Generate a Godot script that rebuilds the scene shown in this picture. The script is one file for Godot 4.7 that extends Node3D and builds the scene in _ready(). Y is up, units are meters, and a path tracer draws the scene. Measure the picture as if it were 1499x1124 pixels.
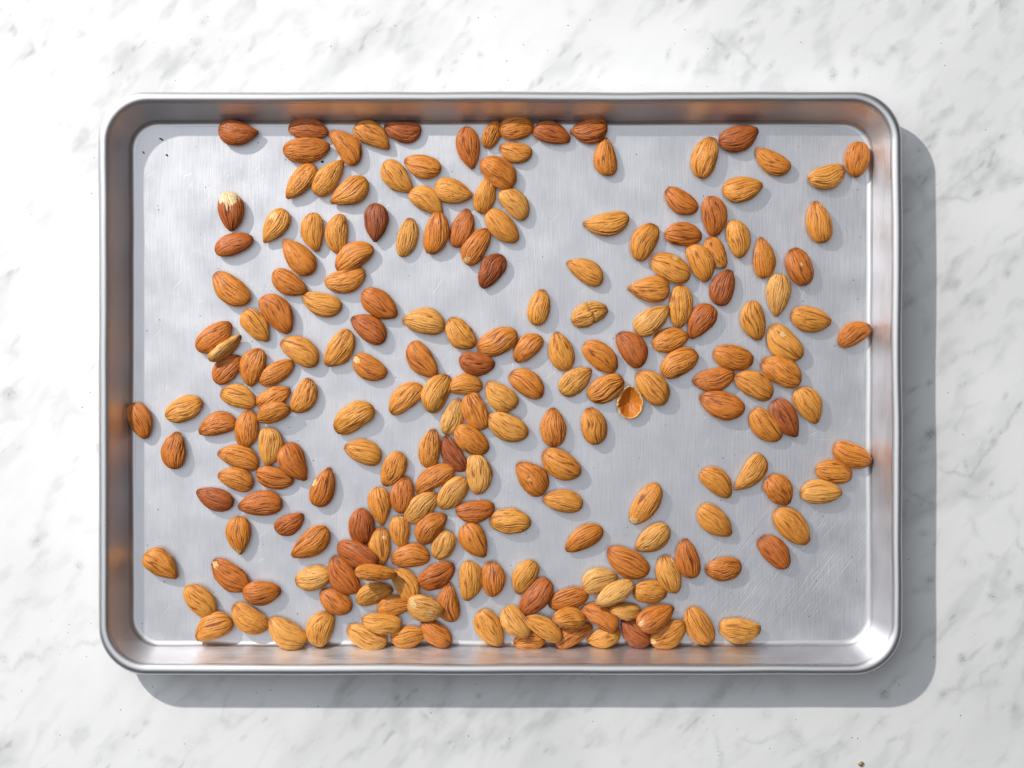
extends Node3D
# A sheet pan of almonds on a marble worktop, seen from straight above. Lengths in the builders are millimetres.

const MM := 0.001
var skin: StandardMaterial3D
var kernel: StandardMaterial3D
var groove_noise := FastNoiseLite.new()
var blotch_noise := FastNoiseLite.new()
var nuts_made := 0
var tone_ridge: Array[Color] = [Color(0.82, 0.47, 0.15), Color(0.79, 0.355, 0.066), Color(0.72, 0.258, 0.038), Color(0.59, 0.168, 0.027), Color(0.43, 0.11, 0.029), Color(0.31, 0.085, 0.032)]
var tone_groove: Array[Color] = [Color(0.36, 0.125, 0.022), Color(0.29, 0.075, 0.011), Color(0.225, 0.046, 0.008), Color(0.16, 0.029, 0.006), Color(0.11, 0.02, 0.006), Color(0.075, 0.017, 0.007)]


func _ready() -> void:
	camera_and_light()
	countertop()
	tray()
	almonds()
	crumbs()


func camera_and_light() -> void:
	var cam := Camera3D.new()
	cam.name = "camera"
	cam.position = Vector3(0, 1.222, 0)
	cam.rotation_degrees = Vector3(-90, 0, 0)
	cam.fov = 20.61
	cam.near = 0.05
	cam.far = 20.0
	add_child(cam)
	var env := Environment.new()
	env.background_mode = Environment.BG_COLOR
	env.background_color = Color(0.15, 0.15, 0.157)
	env.tonemap_mode = Environment.TONE_MAPPER_LINEAR
	env.tonemap_exposure = 0.98
	env.sdfgi_enabled = true
	env.ssao_enabled = true
	env.ssil_enabled = true
	var w := WorldEnvironment.new()
	w.name = "studio_surround"
	w.environment = env
	add_child(w)
	# the hard key lamp, up and to the back left
	var key := OmniLight3D.new()
	key.name = "key_lamp"
	key.position = Vector3(-1.43, 1.58, -1.38)
	key.light_color = Color(1.0, 0.98, 0.95)
	key.light_energy = 5.7
	key.light_size = 0.028
	key.omni_range = 12.0
	key.omni_attenuation = 2.0
	key.shadow_enabled = true
	add_child(key)
	# the large soft box overhead that fills the shade
	var fill := AreaLight3D.new()
	fill.name = "overhead_softbox"
	fill.area_size = Vector2(3.4, 3.4)
	fill.position = Vector3(-0.95, 2.3, -0.85)
	fill.rotation_degrees = Vector3(-90, 0, 0)
	fill.area_normalize_energy = false
	fill.light_energy = 0.37
	fill.light_color = Color(0.97, 0.985, 1.0)
	fill.area_range = 8.0
	fill.area_attenuation = 2.0
	fill.shadow_enabled = true
	add_child(fill)
	# the tall window behind the lamp, low enough to light the outside of the rim
	var window := AreaLight3D.new()
	window.name = "window_light"
	window.area_size = Vector2(3.4, 1.7)
	window.look_at_from_position(Vector3(-1.75, 0.95, -1.6), Vector3(0, 0.1, 0))
	window.area_normalize_energy = false
	window.light_energy = 0.52
	window.light_color = Color(0.97, 0.985, 1.0)
	window.area_range = 8.0
	window.area_attenuation = 2.0
	window.shadow_enabled = true
	add_child(window)


func place(o: Node3D, called: String, parent: Node = self) -> Node3D:
	o.name = called
	parent.add_child(o, true)
	return o


func tag(o: Node, label: String, category: String, group := "") -> void:
	o.set_meta("label", label)
	o.set_meta("category", category)
	if group:
		o.set_meta("group", group)


func array_mesh(v: PackedVector3Array, n: PackedVector3Array, idx: PackedInt32Array, m: Material, uv := PackedVector2Array(), col := PackedColorArray()) -> ArrayMesh:
	var a := []
	a.resize(Mesh.ARRAY_MAX)
	a[Mesh.ARRAY_VERTEX] = v
	a[Mesh.ARRAY_NORMAL] = n
	a[Mesh.ARRAY_INDEX] = idx
	if uv.size():
		a[Mesh.ARRAY_TEX_UV] = uv
	if col.size():
		a[Mesh.ARRAY_COLOR] = col
	var am := ArrayMesh.new()
	am.add_surface_from_arrays(Mesh.PRIMITIVE_TRIANGLES, a)
	am.surface_set_material(0, m)
	return am


func mesh_node(am: Mesh, called: String, parent: Node = self) -> MeshInstance3D:
	var o := MeshInstance3D.new()
	o.mesh = am
	place(o, called, parent)
	return o


# ---------------------------------------------------------------- marble

func noise(seed_value: int, frequency: float, octaves: int, kind := FastNoiseLite.TYPE_SIMPLEX_SMOOTH) -> FastNoiseLite:
	var f := FastNoiseLite.new()
	f.seed = seed_value
	f.noise_type = kind
	f.frequency = frequency
	f.fractal_type = FastNoiseLite.FRACTAL_FBM if octaves > 1 else FastNoiseLite.FRACTAL_NONE
	f.fractal_octaves = octaves
	return f


func dab(grey: PackedFloat32Array, w: int, h: int, across: float, x: float, z: float, long: float, wide: float, angle: float, much: float) -> void:
	# a mineral fleck or a stretch of vein in the stone; millimetres from the middle of the slab
	var wobble := noise(int(x * 7.0 + z * 13.0), 0.05, 3)
	var px := w / across
	var cx := w * 0.5 + x * px
	var cz := h * 0.5 + z * px
	var reach := int(maxf(long, wide) * px * 1.5) + 2
	var ca := cos(angle)
	var sa := sin(angle)
	for j in range(maxi(0, int(cz) - reach), mini(h, int(cz) + reach)):
		for i in range(maxi(0, int(cx) - reach), mini(w, int(cx) + reach)):
			var dx := (i - cx) / px
			var dz := (j - cz) / px
			var u := dx * ca + dz * sa
			var t := -dx * sa + dz * ca + wobble.get_noise_2d(u, 3.0) * long * 0.3
			var k := u * u / (long * long) + t * t / (wide * wide * 1.7)
			if k < 2.2:
				var s := exp(-k * 2.0) * (0.8 + 0.9 * wobble.get_noise_2d(dx * 9.0, dz * 9.0))
				grey[j * w + i] += 0.66 * much * maxf(0.0, s)


func countertop() -> void:
	var w := 1920
	var h := 1440
	var across := 1200.0
	var grey := PackedFloat32Array()
	grey.resize(w * h)
	var cloud := noise(11, 0.006, 4)
	var streak := noise(23, 0.022, 3)
	var vein := noise(37, 0.0075, 4)
	var mask := noise(41, 0.009, 2)
	var fleck := noise(53, 0.11, 2)
	var mottle := noise(59, 0.05, 4)
	var hair := noise(67, 0.016, 4)
	var step_mm := across / w
	for j in h:
		var z := (j - h * 0.5) * step_mm
		for i in w:
			var x := (i - w * 0.5) * step_mm
			var along := x * 0.66 - z * 0.75
			var over := x * 0.75 + z * 0.66
			var m := mask.get_noise_2d(x, z)
			var c := cloud.get_noise_2d(over, along * 0.6)
			var s := streak.get_noise_2d(over * 1.3, along * 0.42)
			var v := 1.0 - absf(vein.get_noise_2d(over * 1.25 + c * 60.0, along * 0.5 + s * 10.0)) * 2.4
			var g := 0.13 * maxf(0.0, c + 0.1) + 0.22 * maxf(0.0, s - 0.1) * clampf(m * 1.6 + 0.5, 0.1, 1.0)
			var mo := mottle.get_noise_2d(over * 1.2, along * 0.62)
			g += 0.2 * maxf(0.0, mo - 0.02) * clampf(c * 2.2 + 0.6, 0.15, 1.0)
			var hv := 1.0 - absf(hair.get_noise_2d(over * 1.1 + mo * 5.0, along * 0.45)) * 6.0
			if hv > 0.4:
				g += (hv - 0.4) * 0.13 * clampf(m * 2.0 + mo * 2.5, 0.0, 1.0)
			if v > 0.78:
				g += (v - 0.78) * 0.18 * clampf(m * 2.4 + 0.2, 0.0, 1.0)
			if m > -0.1 and s > 0.05:
				g += 0.55 * maxf(0.0, fleck.get_noise_2d(over * 1.1, along * 0.5) - 0.42) * clampf(s * 3.0, 0.0, 1.0)
			grey[j * w + i] = g
	var dabs: Array[PackedFloat32Array] = marble_marks()
	for d in dabs:
		dab(grey, w, h, across, d[0], d[1], d[2], d[3], d[4], d[5])
	var bytes := PackedByteArray()
	bytes.resize(w * h * 3)
	var k := 0
	for g in grey:
		var q := clampf(1.0 - g * 0.62, 0.2, 1.0)
		bytes[k] = int(238.0 * q)
		bytes[k + 1] = int(239.0 * (q * 0.99 + 0.01))
		bytes[k + 2] = int(241.0 * (q * 0.97 + 0.03))
		k += 3
	var tex := ImageTexture.create_from_image(Image.create_from_data(w, h, false, Image.FORMAT_RGB8, bytes))
	var m := StandardMaterial3D.new()
	m.resource_name = "marble"
	m.albedo_texture = tex
	m.roughness = 0.38
	m.metallic_specular = 0.42
	var hx := across * 0.5 * MM
	var hz := hx * h / w
	var t := 0.03
	var v := PackedVector3Array()
	var n := PackedVector3Array()
	var uv := PackedVector2Array()
	var idx := PackedInt32Array()
	var faces := [[Vector3.UP, Vector3(-hx, 0, -hz), Vector3(hx, 0, -hz), Vector3(hx, 0, hz), Vector3(-hx, 0, hz)], [Vector3.DOWN, Vector3(-hx, -t, hz), Vector3(hx, -t, hz), Vector3(hx, -t, -hz), Vector3(-hx, -t, -hz)],
		[Vector3.BACK, Vector3(-hx, 0, hz), Vector3(hx, 0, hz), Vector3(hx, -t, hz), Vector3(-hx, -t, hz)], [Vector3.FORWARD, Vector3(hx, 0, -hz), Vector3(-hx, 0, -hz), Vector3(-hx, -t, -hz), Vector3(hx, -t, -hz)],
		[Vector3.RIGHT, Vector3(hx, 0, hz), Vector3(hx, 0, -hz), Vector3(hx, -t, -hz), Vector3(hx, -t, hz)], [Vector3.LEFT, Vector3(-hx, 0, -hz), Vector3(-hx, 0, hz), Vector3(-hx, -t, hz), Vector3(-hx, -t, -hz)]]
	for f in faces:
		var at := v.size()
		for c in 4:
			var p: Vector3 = f[c + 1]
			v.append(p)
			n.append(f[0])
			uv.append(Vector2((p.x + p.y) / (2.0 * hx) + 0.5, (p.z + p.y) / (2.0 * hz) + 0.5))
		idx.append_array([at, at + 1, at + 2, at, at + 2, at + 3])
	var o := mesh_node(array_mesh(v, n, idx, m, uv), "marble_countertop")
	o.set_meta("kind", "structure")
	tag(o, "white marble worktop with soft grey veins under the pan", "countertop")


func mark(px: float, py: float, long: float, wide: float, degrees: float, much: float) -> PackedFloat32Array:
	return PackedFloat32Array([(px - 749.5) * 0.3954, (py - 562.0) * 0.3954, long, wide, deg_to_rad(degrees), much])


func marble_marks() -> Array[PackedFloat32Array]:
	return [
		mark(1219, 108, 5, 2.6, -80, 0.42), mark(1250, 104, 5, 2.2, -60, 0.26), mark(1168, 15, 3, 2, 0, 0.3), mark(1097, 33, 7, 2, -40, 0.26), mark(1052, 58, 9, 1.4, 40, 0.26), mark(1090, 85, 12, 1.3, 48, 0.22),
		mark(1125, 95, 6, 2, -40, 0.2), mark(1306, 70, 3, 2, 0, 0.28), mark(1287, 91, 4, 1.8, -10, 0.24), mark(1250, 75, 5, 2.4, -60, 0.2), mark(1420, 8, 7, 2, -80, 0.35), mark(1466, 8, 8, 1.6, -85, 0.3), mark(1392, 48, 5, 2, -20, 0.2),
		mark(1362, 198, 9, 1.6, -40, 0.3), mark(1393, 193, 5, 3, 0, 0.2), mark(1450, 215, 16, 1.8, -48, 0.2), mark(1425, 255, 18, 1.4, -52, 0.15), mark(1400, 293, 14, 1.5, -5, 0.22), mark(1490, 262, 5, 3, 0, 0.22), mark(1459, 80, 5, 4, 0, 0.14),
		mark(118, 50, 5, 2.8, 0, 0.28), mark(287, 62, 5, 3, 0, 0.26), mark(132, 14, 4, 4, 0, 0.14), mark(298, 30, 5, 2.5, -70, 0.2), mark(70, 120, 26, 8, -50, 0.06), mark(40, 240, 24, 7, -55, 0.07), mark(445, 40, 8, 4, -60, 0.12), mark(412, 100, 5, 4, 0, 0.12),
		mark(15, 577, 7, 4, -10, 0.34), mark(52, 793, 5, 3.4, 0, 0.28), mark(115, 828, 3, 2.4, 0, 0.32), mark(62, 835, 12, 5, -40, 0.12), mark(30, 880, 16, 3, -35, 0.14), mark(40, 965, 22, 2.4, -18, 0.2), mark(130, 940, 14, 1.8, -22, 0.2), mark(5, 962, 5, 3, 60, 0.22),
		mark(213, 1057, 3.2, 2, -20, 0.26), mark(160, 1020, 12, 4, -50, 0.1), mark(290, 1080, 20, 5, -45, 0.1), mark(340, 1050, 16, 3, -25, 0.12), mark(140, 1110, 8, 3, -50, 0.16), mark(460, 1080, 12, 6, -50, 0.1),
		mark(1407, 963, 4, 2.4, -75, 0.55), mark(1460, 942, 5, 2, -60, 0.4), mark(1395, 1005, 18, 2.4, -45, 0.22), mark(1380, 1014, 4, 2.4, -60, 0.3), mark(1440, 985, 22, 1.6, -45, 0.18), mark(1492, 860, 4, 3, 0, 0.34), mark(1450, 872, 4, 2, 10, 0.3), mark(1475, 836, 2.5, 2, 0, 0.3),
		mark(1452, 812, 5, 2, 20, 0.22), mark(1410, 822, 5, 3, 40, 0.2), mark(1425, 770, 9, 1.6, 55, 0.2), mark(1494, 800, 9, 1.4, 70, 0.24), mark(1380, 925, 10, 1.4, -45, 0.22), mark(1470, 970, 5, 2, -40, 0.24), mark(1485, 1035, 4, 2, -50, 0.18),
		mark(1293, 1015, 4, 3, -20, 0.5), mark(1310, 995, 10, 1.6, -50, 0.26), mark(1360, 635, 4, 3.4, 0, 0.5), mark(1335, 570, 6, 1.4, -20, 0.36), mark(1360, 560, 3, 1.6, -40, 0.34), mark(1349, 653, 5, 2.4, -40, 0.26), mark(1360, 848, 5, 2, -10, 0.3), mark(1350, 780, 4, 2, 0, 0.25),
		mark(1345, 940, 12, 1.4, -40, 0.22), mark(1325, 435, 7, 3, 0, 0.22), mark(1345, 370, 9, 1.6, 60, 0.2), mark(1410, 560, 6, 1.6, -30, 0.24), mark(1400, 690, 13, 1.2, 15, 0.26), mark(1412, 680, 5, 1.3, 75, 0.24), mark(1453, 646, 4, 2.6, -50, 0.34), mark(1440, 660, 10, 1.3, -50, 0.2),
		mark(1480, 610, 18, 1.3, -50, 0.2), mark(1473, 400, 4, 2.4, -50, 0.26), mark(1440, 390, 15, 1.4, -48, 0.18), mark(1478, 345, 10, 1.6, -40, 0.2), mark(1430, 505, 22, 2, -30, 0.14), mark(1340, 720, 14, 1.2, 30, 0.2), mark(1415, 725, 8, 2, 10, 0.26), mark(1470, 720, 12, 1.5, -30, 0.18),
		mark(640, 1050, 14, 6, -60, 0.14), mark(620, 1045, 4, 1.2, 50, 0.3), mark(735, 1093, 3, 2, -10, 0.24), mark(860, 1090, 4, 1.4, -40, 0.26), mark(700, 1017, 2.4, 1.6, 0, 0.36), mark(655, 1010, 10, 5, -50, 0.16), mark(790, 1060, 12, 6, -50, 0.08), mark(960, 1060, 14, 6, -40, 0.12),
		mark(1050, 1013, 14, 3, -50, 0.2), mark(1150, 1005, 8, 5, 60, 0.18), mark(1165, 1075, 14, 3, 60, 0.16), mark(1050, 1100, 20, 1.6, -80, 0.16), mark(1110, 1080, 18, 1.4, -12, 0.18), mark(1195, 1100, 8, 4, -30, 0.18), mark(1120, 1043, 5, 4, 0, 0.14), mark(1320, 1080, 20, 2, -45, 0.12), mark(1290, 1055, 5, 3, 60, 0.16),
		mark(702, 80, 2.4, 2, 0, 0.3), mark(978, 78, 5, 1.4, -85, 0.28), mark(835, 18, 4, 3, 0, 0.16), mark(510, 76, 3, 2.4, 0, 0.18), mark(870, 75, 10, 6, -40, 0.08), mark(600, 55, 22, 8, -50, 0.05), mark(580, 122, 6, 4, 0, 0.12), mark(845, 122, 6, 4, 0, 0.12), mark(1000, 95, 6, 2.4, -60, 0.2),
	]


# ---------------------------------------------------------------- the pan

const HX := 228.5
const HZ := 165.8
const PAN_X := -6.6
const PAN_Z := -0.4


func outline(inset: float, per_corner: int, per_side: int) -> PackedVector2Array:
	var r := 27.0 - inset * 0.72
	var hx := HX - inset
	var hz := HZ - inset
	var out := PackedVector2Array()
	var centres: Array[Vector2] = [Vector2(hx - r, hz - r), Vector2(-hx + r, hz - r), Vector2(-hx + r, -hz + r), Vector2(hx - r, -hz + r)]
	for c in 4:
		for k in per_corner + 1:
			var a := PI * 0.5 * (c + float(k) / per_corner)
			out.append(centres[c] + Vector2(cos(a), sin(a)) * r)
		var a0 := out[out.size() - 1]
		var a1 := centres[(c + 1) % 4] + Vector2(cos(PI * 0.5 * (c + 1)), sin(PI * 0.5 * (c + 1))) * r
		for k in range(1, per_side):
			out.append(a0.lerp(a1, float(k) / per_side))
	return out


func band(profile: PackedVector2Array, m: Material, called: String, parent: Node, wave := 0.0) -> MeshInstance3D:
	# a strip that follows the pan's outline; profile: (inset, height) from inside to outside
	var rings: Array[PackedVector2Array] = []
	var wobble := noise(91, 0.011, 2)
	for p in profile:
		rings.append(outline(p.x, 14, 40))
	var count := rings[0].size()
	var v := PackedVector3Array()
	var n := PackedVector3Array()
	var uv := PackedVector2Array()
	var idx := PackedInt32Array()
	var run := 0.0
	var lengths := PackedFloat32Array([0.0])
	for i in count:
		run += rings[0][i].distance_to(rings[0][(i + 1) % count])
		lengths.append(run)
	var up := 0.0
	for j in profile.size():
		if j:
			up += profile[j].distance_to(profile[j - 1])
		for i in count + 1:
			var q := rings[j][i % count]
			var y := profile[j].y
			var push := wobble.get_noise_3d(q.x, y * 3.0, q.y) * wave
			v.append(Vector3(q.x + push * signf(q.x), y, q.y + push * signf(q.y)) * MM)
			uv.append(Vector2(up / 30.0, lengths[i] / 30.0))
	for j in profile.size():
		for i in count + 1:
			var a := v[j * (count + 1) + (i + 1) % count] - v[j * (count + 1) + (i - 1 + count) % count]
			var b := v[mini(j + 1, profile.size() - 1) * (count + 1) + i] - v[maxi(j - 1, 0) * (count + 1) + i]
			n.append(b.cross(a).normalized() * -1.0)
	for j in profile.size() - 1:
		for i in count:
			var a := j * (count + 1) + i
			var b := a + count + 1
			idx.append_array([a, b, b + 1, a, b + 1, a + 1])
	return mesh_node(array_mesh(v, n, idx, m, uv), called, parent)


func metal(rough: float) -> StandardMaterial3D:
	var m := StandardMaterial3D.new()
	m.resource_name = "aluminium"
	m.albedo_color = Color(0.72, 0.72, 0.735).linear_to_srgb()
	m.metallic = 1.0
	m.roughness = rough
	return m


func scratch(img: PackedFloat32Array, w: int, h: int, x: float, z: float, angle: float, long: float, much: float, rng: RandomNumberGenerator) -> void:
	# a scratch in the pan's floor, millimetres from its middle
	var px := w / (2.0 * HX)
	var steps := int(long * px)
	var bend := rng.randf_range(-0.004, 0.004)
	var cx := (x + HX) * px
	var cz := (z + HZ) * px
	var a := angle
	for k in steps:
		a += bend / px
		cx += cos(a)
		cz += sin(a)
		var i := int(cx)
		var j := int(cz)
		if i < 1 or j < 1 or i >= w - 1 or j >= h - 1:
			return
		var s := much * sin(PI * (k + 0.5) / steps) * rng.randf_range(0.5, 1.0)
		var fx := cx - i
		img[j * w + i] += s * (1.0 - fx)
		img[j * w + i + 1] += s * fx


func floor_metal() -> StandardMaterial3D:
	var w := 2048
	var h := 1486
	var rng := RandomNumberGenerator.new()
	rng.seed = 5
	var lines := PackedFloat32Array()
	lines.resize(w * h)
	for k in 700:  # the scoured corner at the front right
		var t := rng.randf()
		var u := rng.randf_range(-1.0, 1.0)
		scratch(lines, w, h, lerpf(105, 195, t) + u * 24.0, lerpf(138, 92, t) + u * 24.0, deg_to_rad(-52.0 + rng.randf_range(-6, 6)), rng.randf_range(6, 34), rng.randf_range(-0.115, 0.09), rng)
	for k in 800:  # old scratches all over
		var slant := -50.0 if rng.randf() < 0.4 else rng.randf_range(-95.0, 85.0)
		scratch(lines, w, h, rng.randf_range(-210, 200), rng.randf_range(-145, 145), deg_to_rad(slant + rng.randf_range(-12, 12)), rng.randf_range(2, 13), rng.randf_range(-0.2, 0.13), rng)
	for k in 26:  # a few long faint ones
		scratch(lines, w, h, rng.randf_range(-200, 160), rng.randf_range(-140, 140), deg_to_rad((0.0 if rng.randf() < 0.5 else -90.0) + rng.randf_range(-8, 8)), rng.randf_range(20, 60), rng.randf_range(-0.12, 0.06), rng)
	var grain := noise(71, 0.05, 3)
	var cloud := noise(73, 0.007, 5)
	var fine := noise(79, 0.35, 1)
	var height := PackedByteArray()
	var rough := PackedByteArray()
	height.resize(w * h)
	rough.resize(w * h)
	var tint := PackedByteArray()
	tint.resize(w * h * 3)
	for j in h:
		for i in w:
			var k := j * w + i
			var g := grain.get_noise_2d(i * 4.3, j * 0.17)
			var c := cloud.get_noise_2d(i, j)
			var f := fine.get_noise_2d(i, j)
			height[k] = int(clampf(0.5 + 0.024 * g + 0.012 * f + 0.02 * c + lines[k] * 0.55, 0.0, 1.0) * 255.0)
			var bright := clampf(0.815 + 0.06 * c + 0.03 * g + absf(lines[k]) * 0.8, 0.0, 1.0)
			tint[k * 3] = int(bright * 250.5)
			tint[k * 3 + 1] = int(bright * 251.0)
			tint[k * 3 + 2] = int(minf(1.0, bright * 1.008) * 255.0)
			rough[k] = int(clampf(0.47 + 0.1 * c + 0.035 * g + absf(lines[k]) * 0.35, 0.0, 1.0) * 255.0)
	var m := metal(1.0)
	m.roughness_texture = ImageTexture.create_from_image(Image.create_from_data(w, h, false, Image.FORMAT_L8, rough))
	m.albedo_color = Color.WHITE
	m.albedo_texture = ImageTexture.create_from_image(Image.create_from_data(w, h, false, Image.FORMAT_RGB8, tint))
	m.heightmap_enabled = true
	m.heightmap_texture = ImageTexture.create_from_image(Image.create_from_data(w, h, false, Image.FORMAT_L8, height))
	m.heightmap_scale = 0.08
	return m


func tray() -> void:
	var pan := Node3D.new()
	place(pan, "baking_tray")
	pan.position = Vector3(PAN_X, 0, PAN_Z) * MM
	tag(pan, "worn aluminium baking sheet with rolled rim and scratched floor, holding almonds", "baking tray")
	# floor: rings that shrink towards the middle, very slightly buckled
	var edge := outline(17.4, 14, 40)
	var count := edge.size()
	var buckle := noise(61, 0.012, 2)
	var v := PackedVector3Array()
	var n := PackedVector3Array()
	var uv := PackedVector2Array()
	var idx := PackedInt32Array()
	var rings := 26
	for j in rings:
		var t := 1.0 - float(j) / (rings - 1) * 0.985
		for i in count:
			var q := edge[i] * t
			var soft := smoothstep(0.0, 0.2, 1.0 - t)
			v.append(Vector3(q.x, 1.2 + 0.22 * soft * buckle.get_noise_2d(q.x, q.y), q.y) * MM)
			var e := 1.0
			var gx := (buckle.get_noise_2d(q.x + e, q.y) - buckle.get_noise_2d(q.x - e, q.y)) / (2.0 * e) * 0.22 * soft
			var gz := (buckle.get_noise_2d(q.x, q.y + e) - buckle.get_noise_2d(q.x, q.y - e)) / (2.0 * e) * 0.22 * soft
			n.append(Vector3(-gx, 1, -gz).normalized())
			uv.append(Vector2(q.x / (2.0 * HX) + 0.5, q.y / (2.0 * HZ) + 0.5))
	for j in rings - 1:
		for i in count:
			var a := j * count + i
			var b := j * count + (i + 1) % count
			idx.append_array([a, b, b + count, a, b + count, a + count])
	for i in range(1, count - 1):
		idx.append_array([(rings - 1) * count, (rings - 1) * count + i, (rings - 1) * count + i + 1])
	mesh_node(array_mesh(v, n, idx, floor_metal(), uv), "pan_floor", pan)
	# cove and wall
	var brushed := metal(0.45)
	brushed.albedo_color = Color(0.88, 0.88, 0.91).linear_to_srgb()
	brushed.anisotropy_enabled = true
	brushed.anisotropy = 0.55
	var streaks := noise(83, 0.05, 3)
	var blots := noise(89, 0.012, 4)
	var rows := PackedByteArray()
	var dull := PackedByteArray()
	rows.resize(192 * 1600)
	dull.resize(192 * 1600)
	for j in 1600:
		for i in 192:
			var s := streaks.get_noise_2d(i * 3.2, j * 0.10)
			var b := blots.get_noise_2d(i, j)
			rows[j * 192 + i] = int(clampf(0.5 + 0.26 * s + 0.04 * b, 0.0, 1.0) * 255.0)
			dull[j * 192 + i] = int(clampf(0.46 + 0.07 * s + 0.07 * b, 0.0, 1.0) * 255.0)
	brushed.roughness = 1.0
	brushed.roughness_texture = ImageTexture.create_from_image(Image.create_from_data(192, 1600, false, Image.FORMAT_L8, dull))
	brushed.heightmap_enabled = true
	brushed.heightmap_texture = ImageTexture.create_from_image(Image.create_from_data(192, 1600, false, Image.FORMAT_L8, rows))
	brushed.heightmap_scale = 0.014
	brushed.uv1_scale = Vector3(1.0, 0.06, 1.0)
	var wall := PackedVector2Array()
	for k in 9:
		var a := deg_to_rad(69.0) * k / 8.0
		wall.append(Vector2(17.4 - 3.8 * sin(a), 1.2 + 3.8 * (1.0 - cos(a))))
	var foot := wall[8]
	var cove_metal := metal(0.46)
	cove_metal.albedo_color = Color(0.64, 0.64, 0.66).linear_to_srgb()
	band(wall, cove_metal, "pan_cove", pan, 0.5)
	wall = PackedVector2Array([foot])
	for k in range(1, 7):
		wall.append(foot.lerp(Vector2(6.5, 20.6), k / 6.0))
	band(wall, brushed, "pan_wall", pan, 0.5)
	# rolled rim
	var bead := PackedVector2Array()
	for k in 21:
		var a := deg_to_rad(-4.0 + 236.0 * k / 20.0)
		bead.append(Vector2(3.25 + 3.25 * cos(a), 20.8 + 3.25 * sin(a)))
	var rim_metal := metal(0.42)
	rim_metal.anisotropy_enabled = true
	rim_metal.anisotropy = 0.4
	band(bead, rim_metal, "rolled_rim", pan, 0.5)
	# outside of the wall and underside
	var outer := PackedVector2Array([Vector2(2.6, 17.7), Vector2(5.4, 18.6), Vector2(7.4, 17.0), Vector2(11.4, 6.0), Vector2(12.6, 2.6), Vector2(16.4, 0.3), Vector2(40, 0.25)])
	band(outer, metal(0.45), "outer_wall", pan)


# ---------------------------------------------------------------- almonds

func skin_colour(table: Array[Color], tone: float) -> Color:
	var t := clampf(tone - 1.0, 0.0, 4.0) * 1.2
	var k := mini(int(t), 4)
	return table[k].lerp(table[k + 1], minf(t - k, 1.0))


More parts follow.
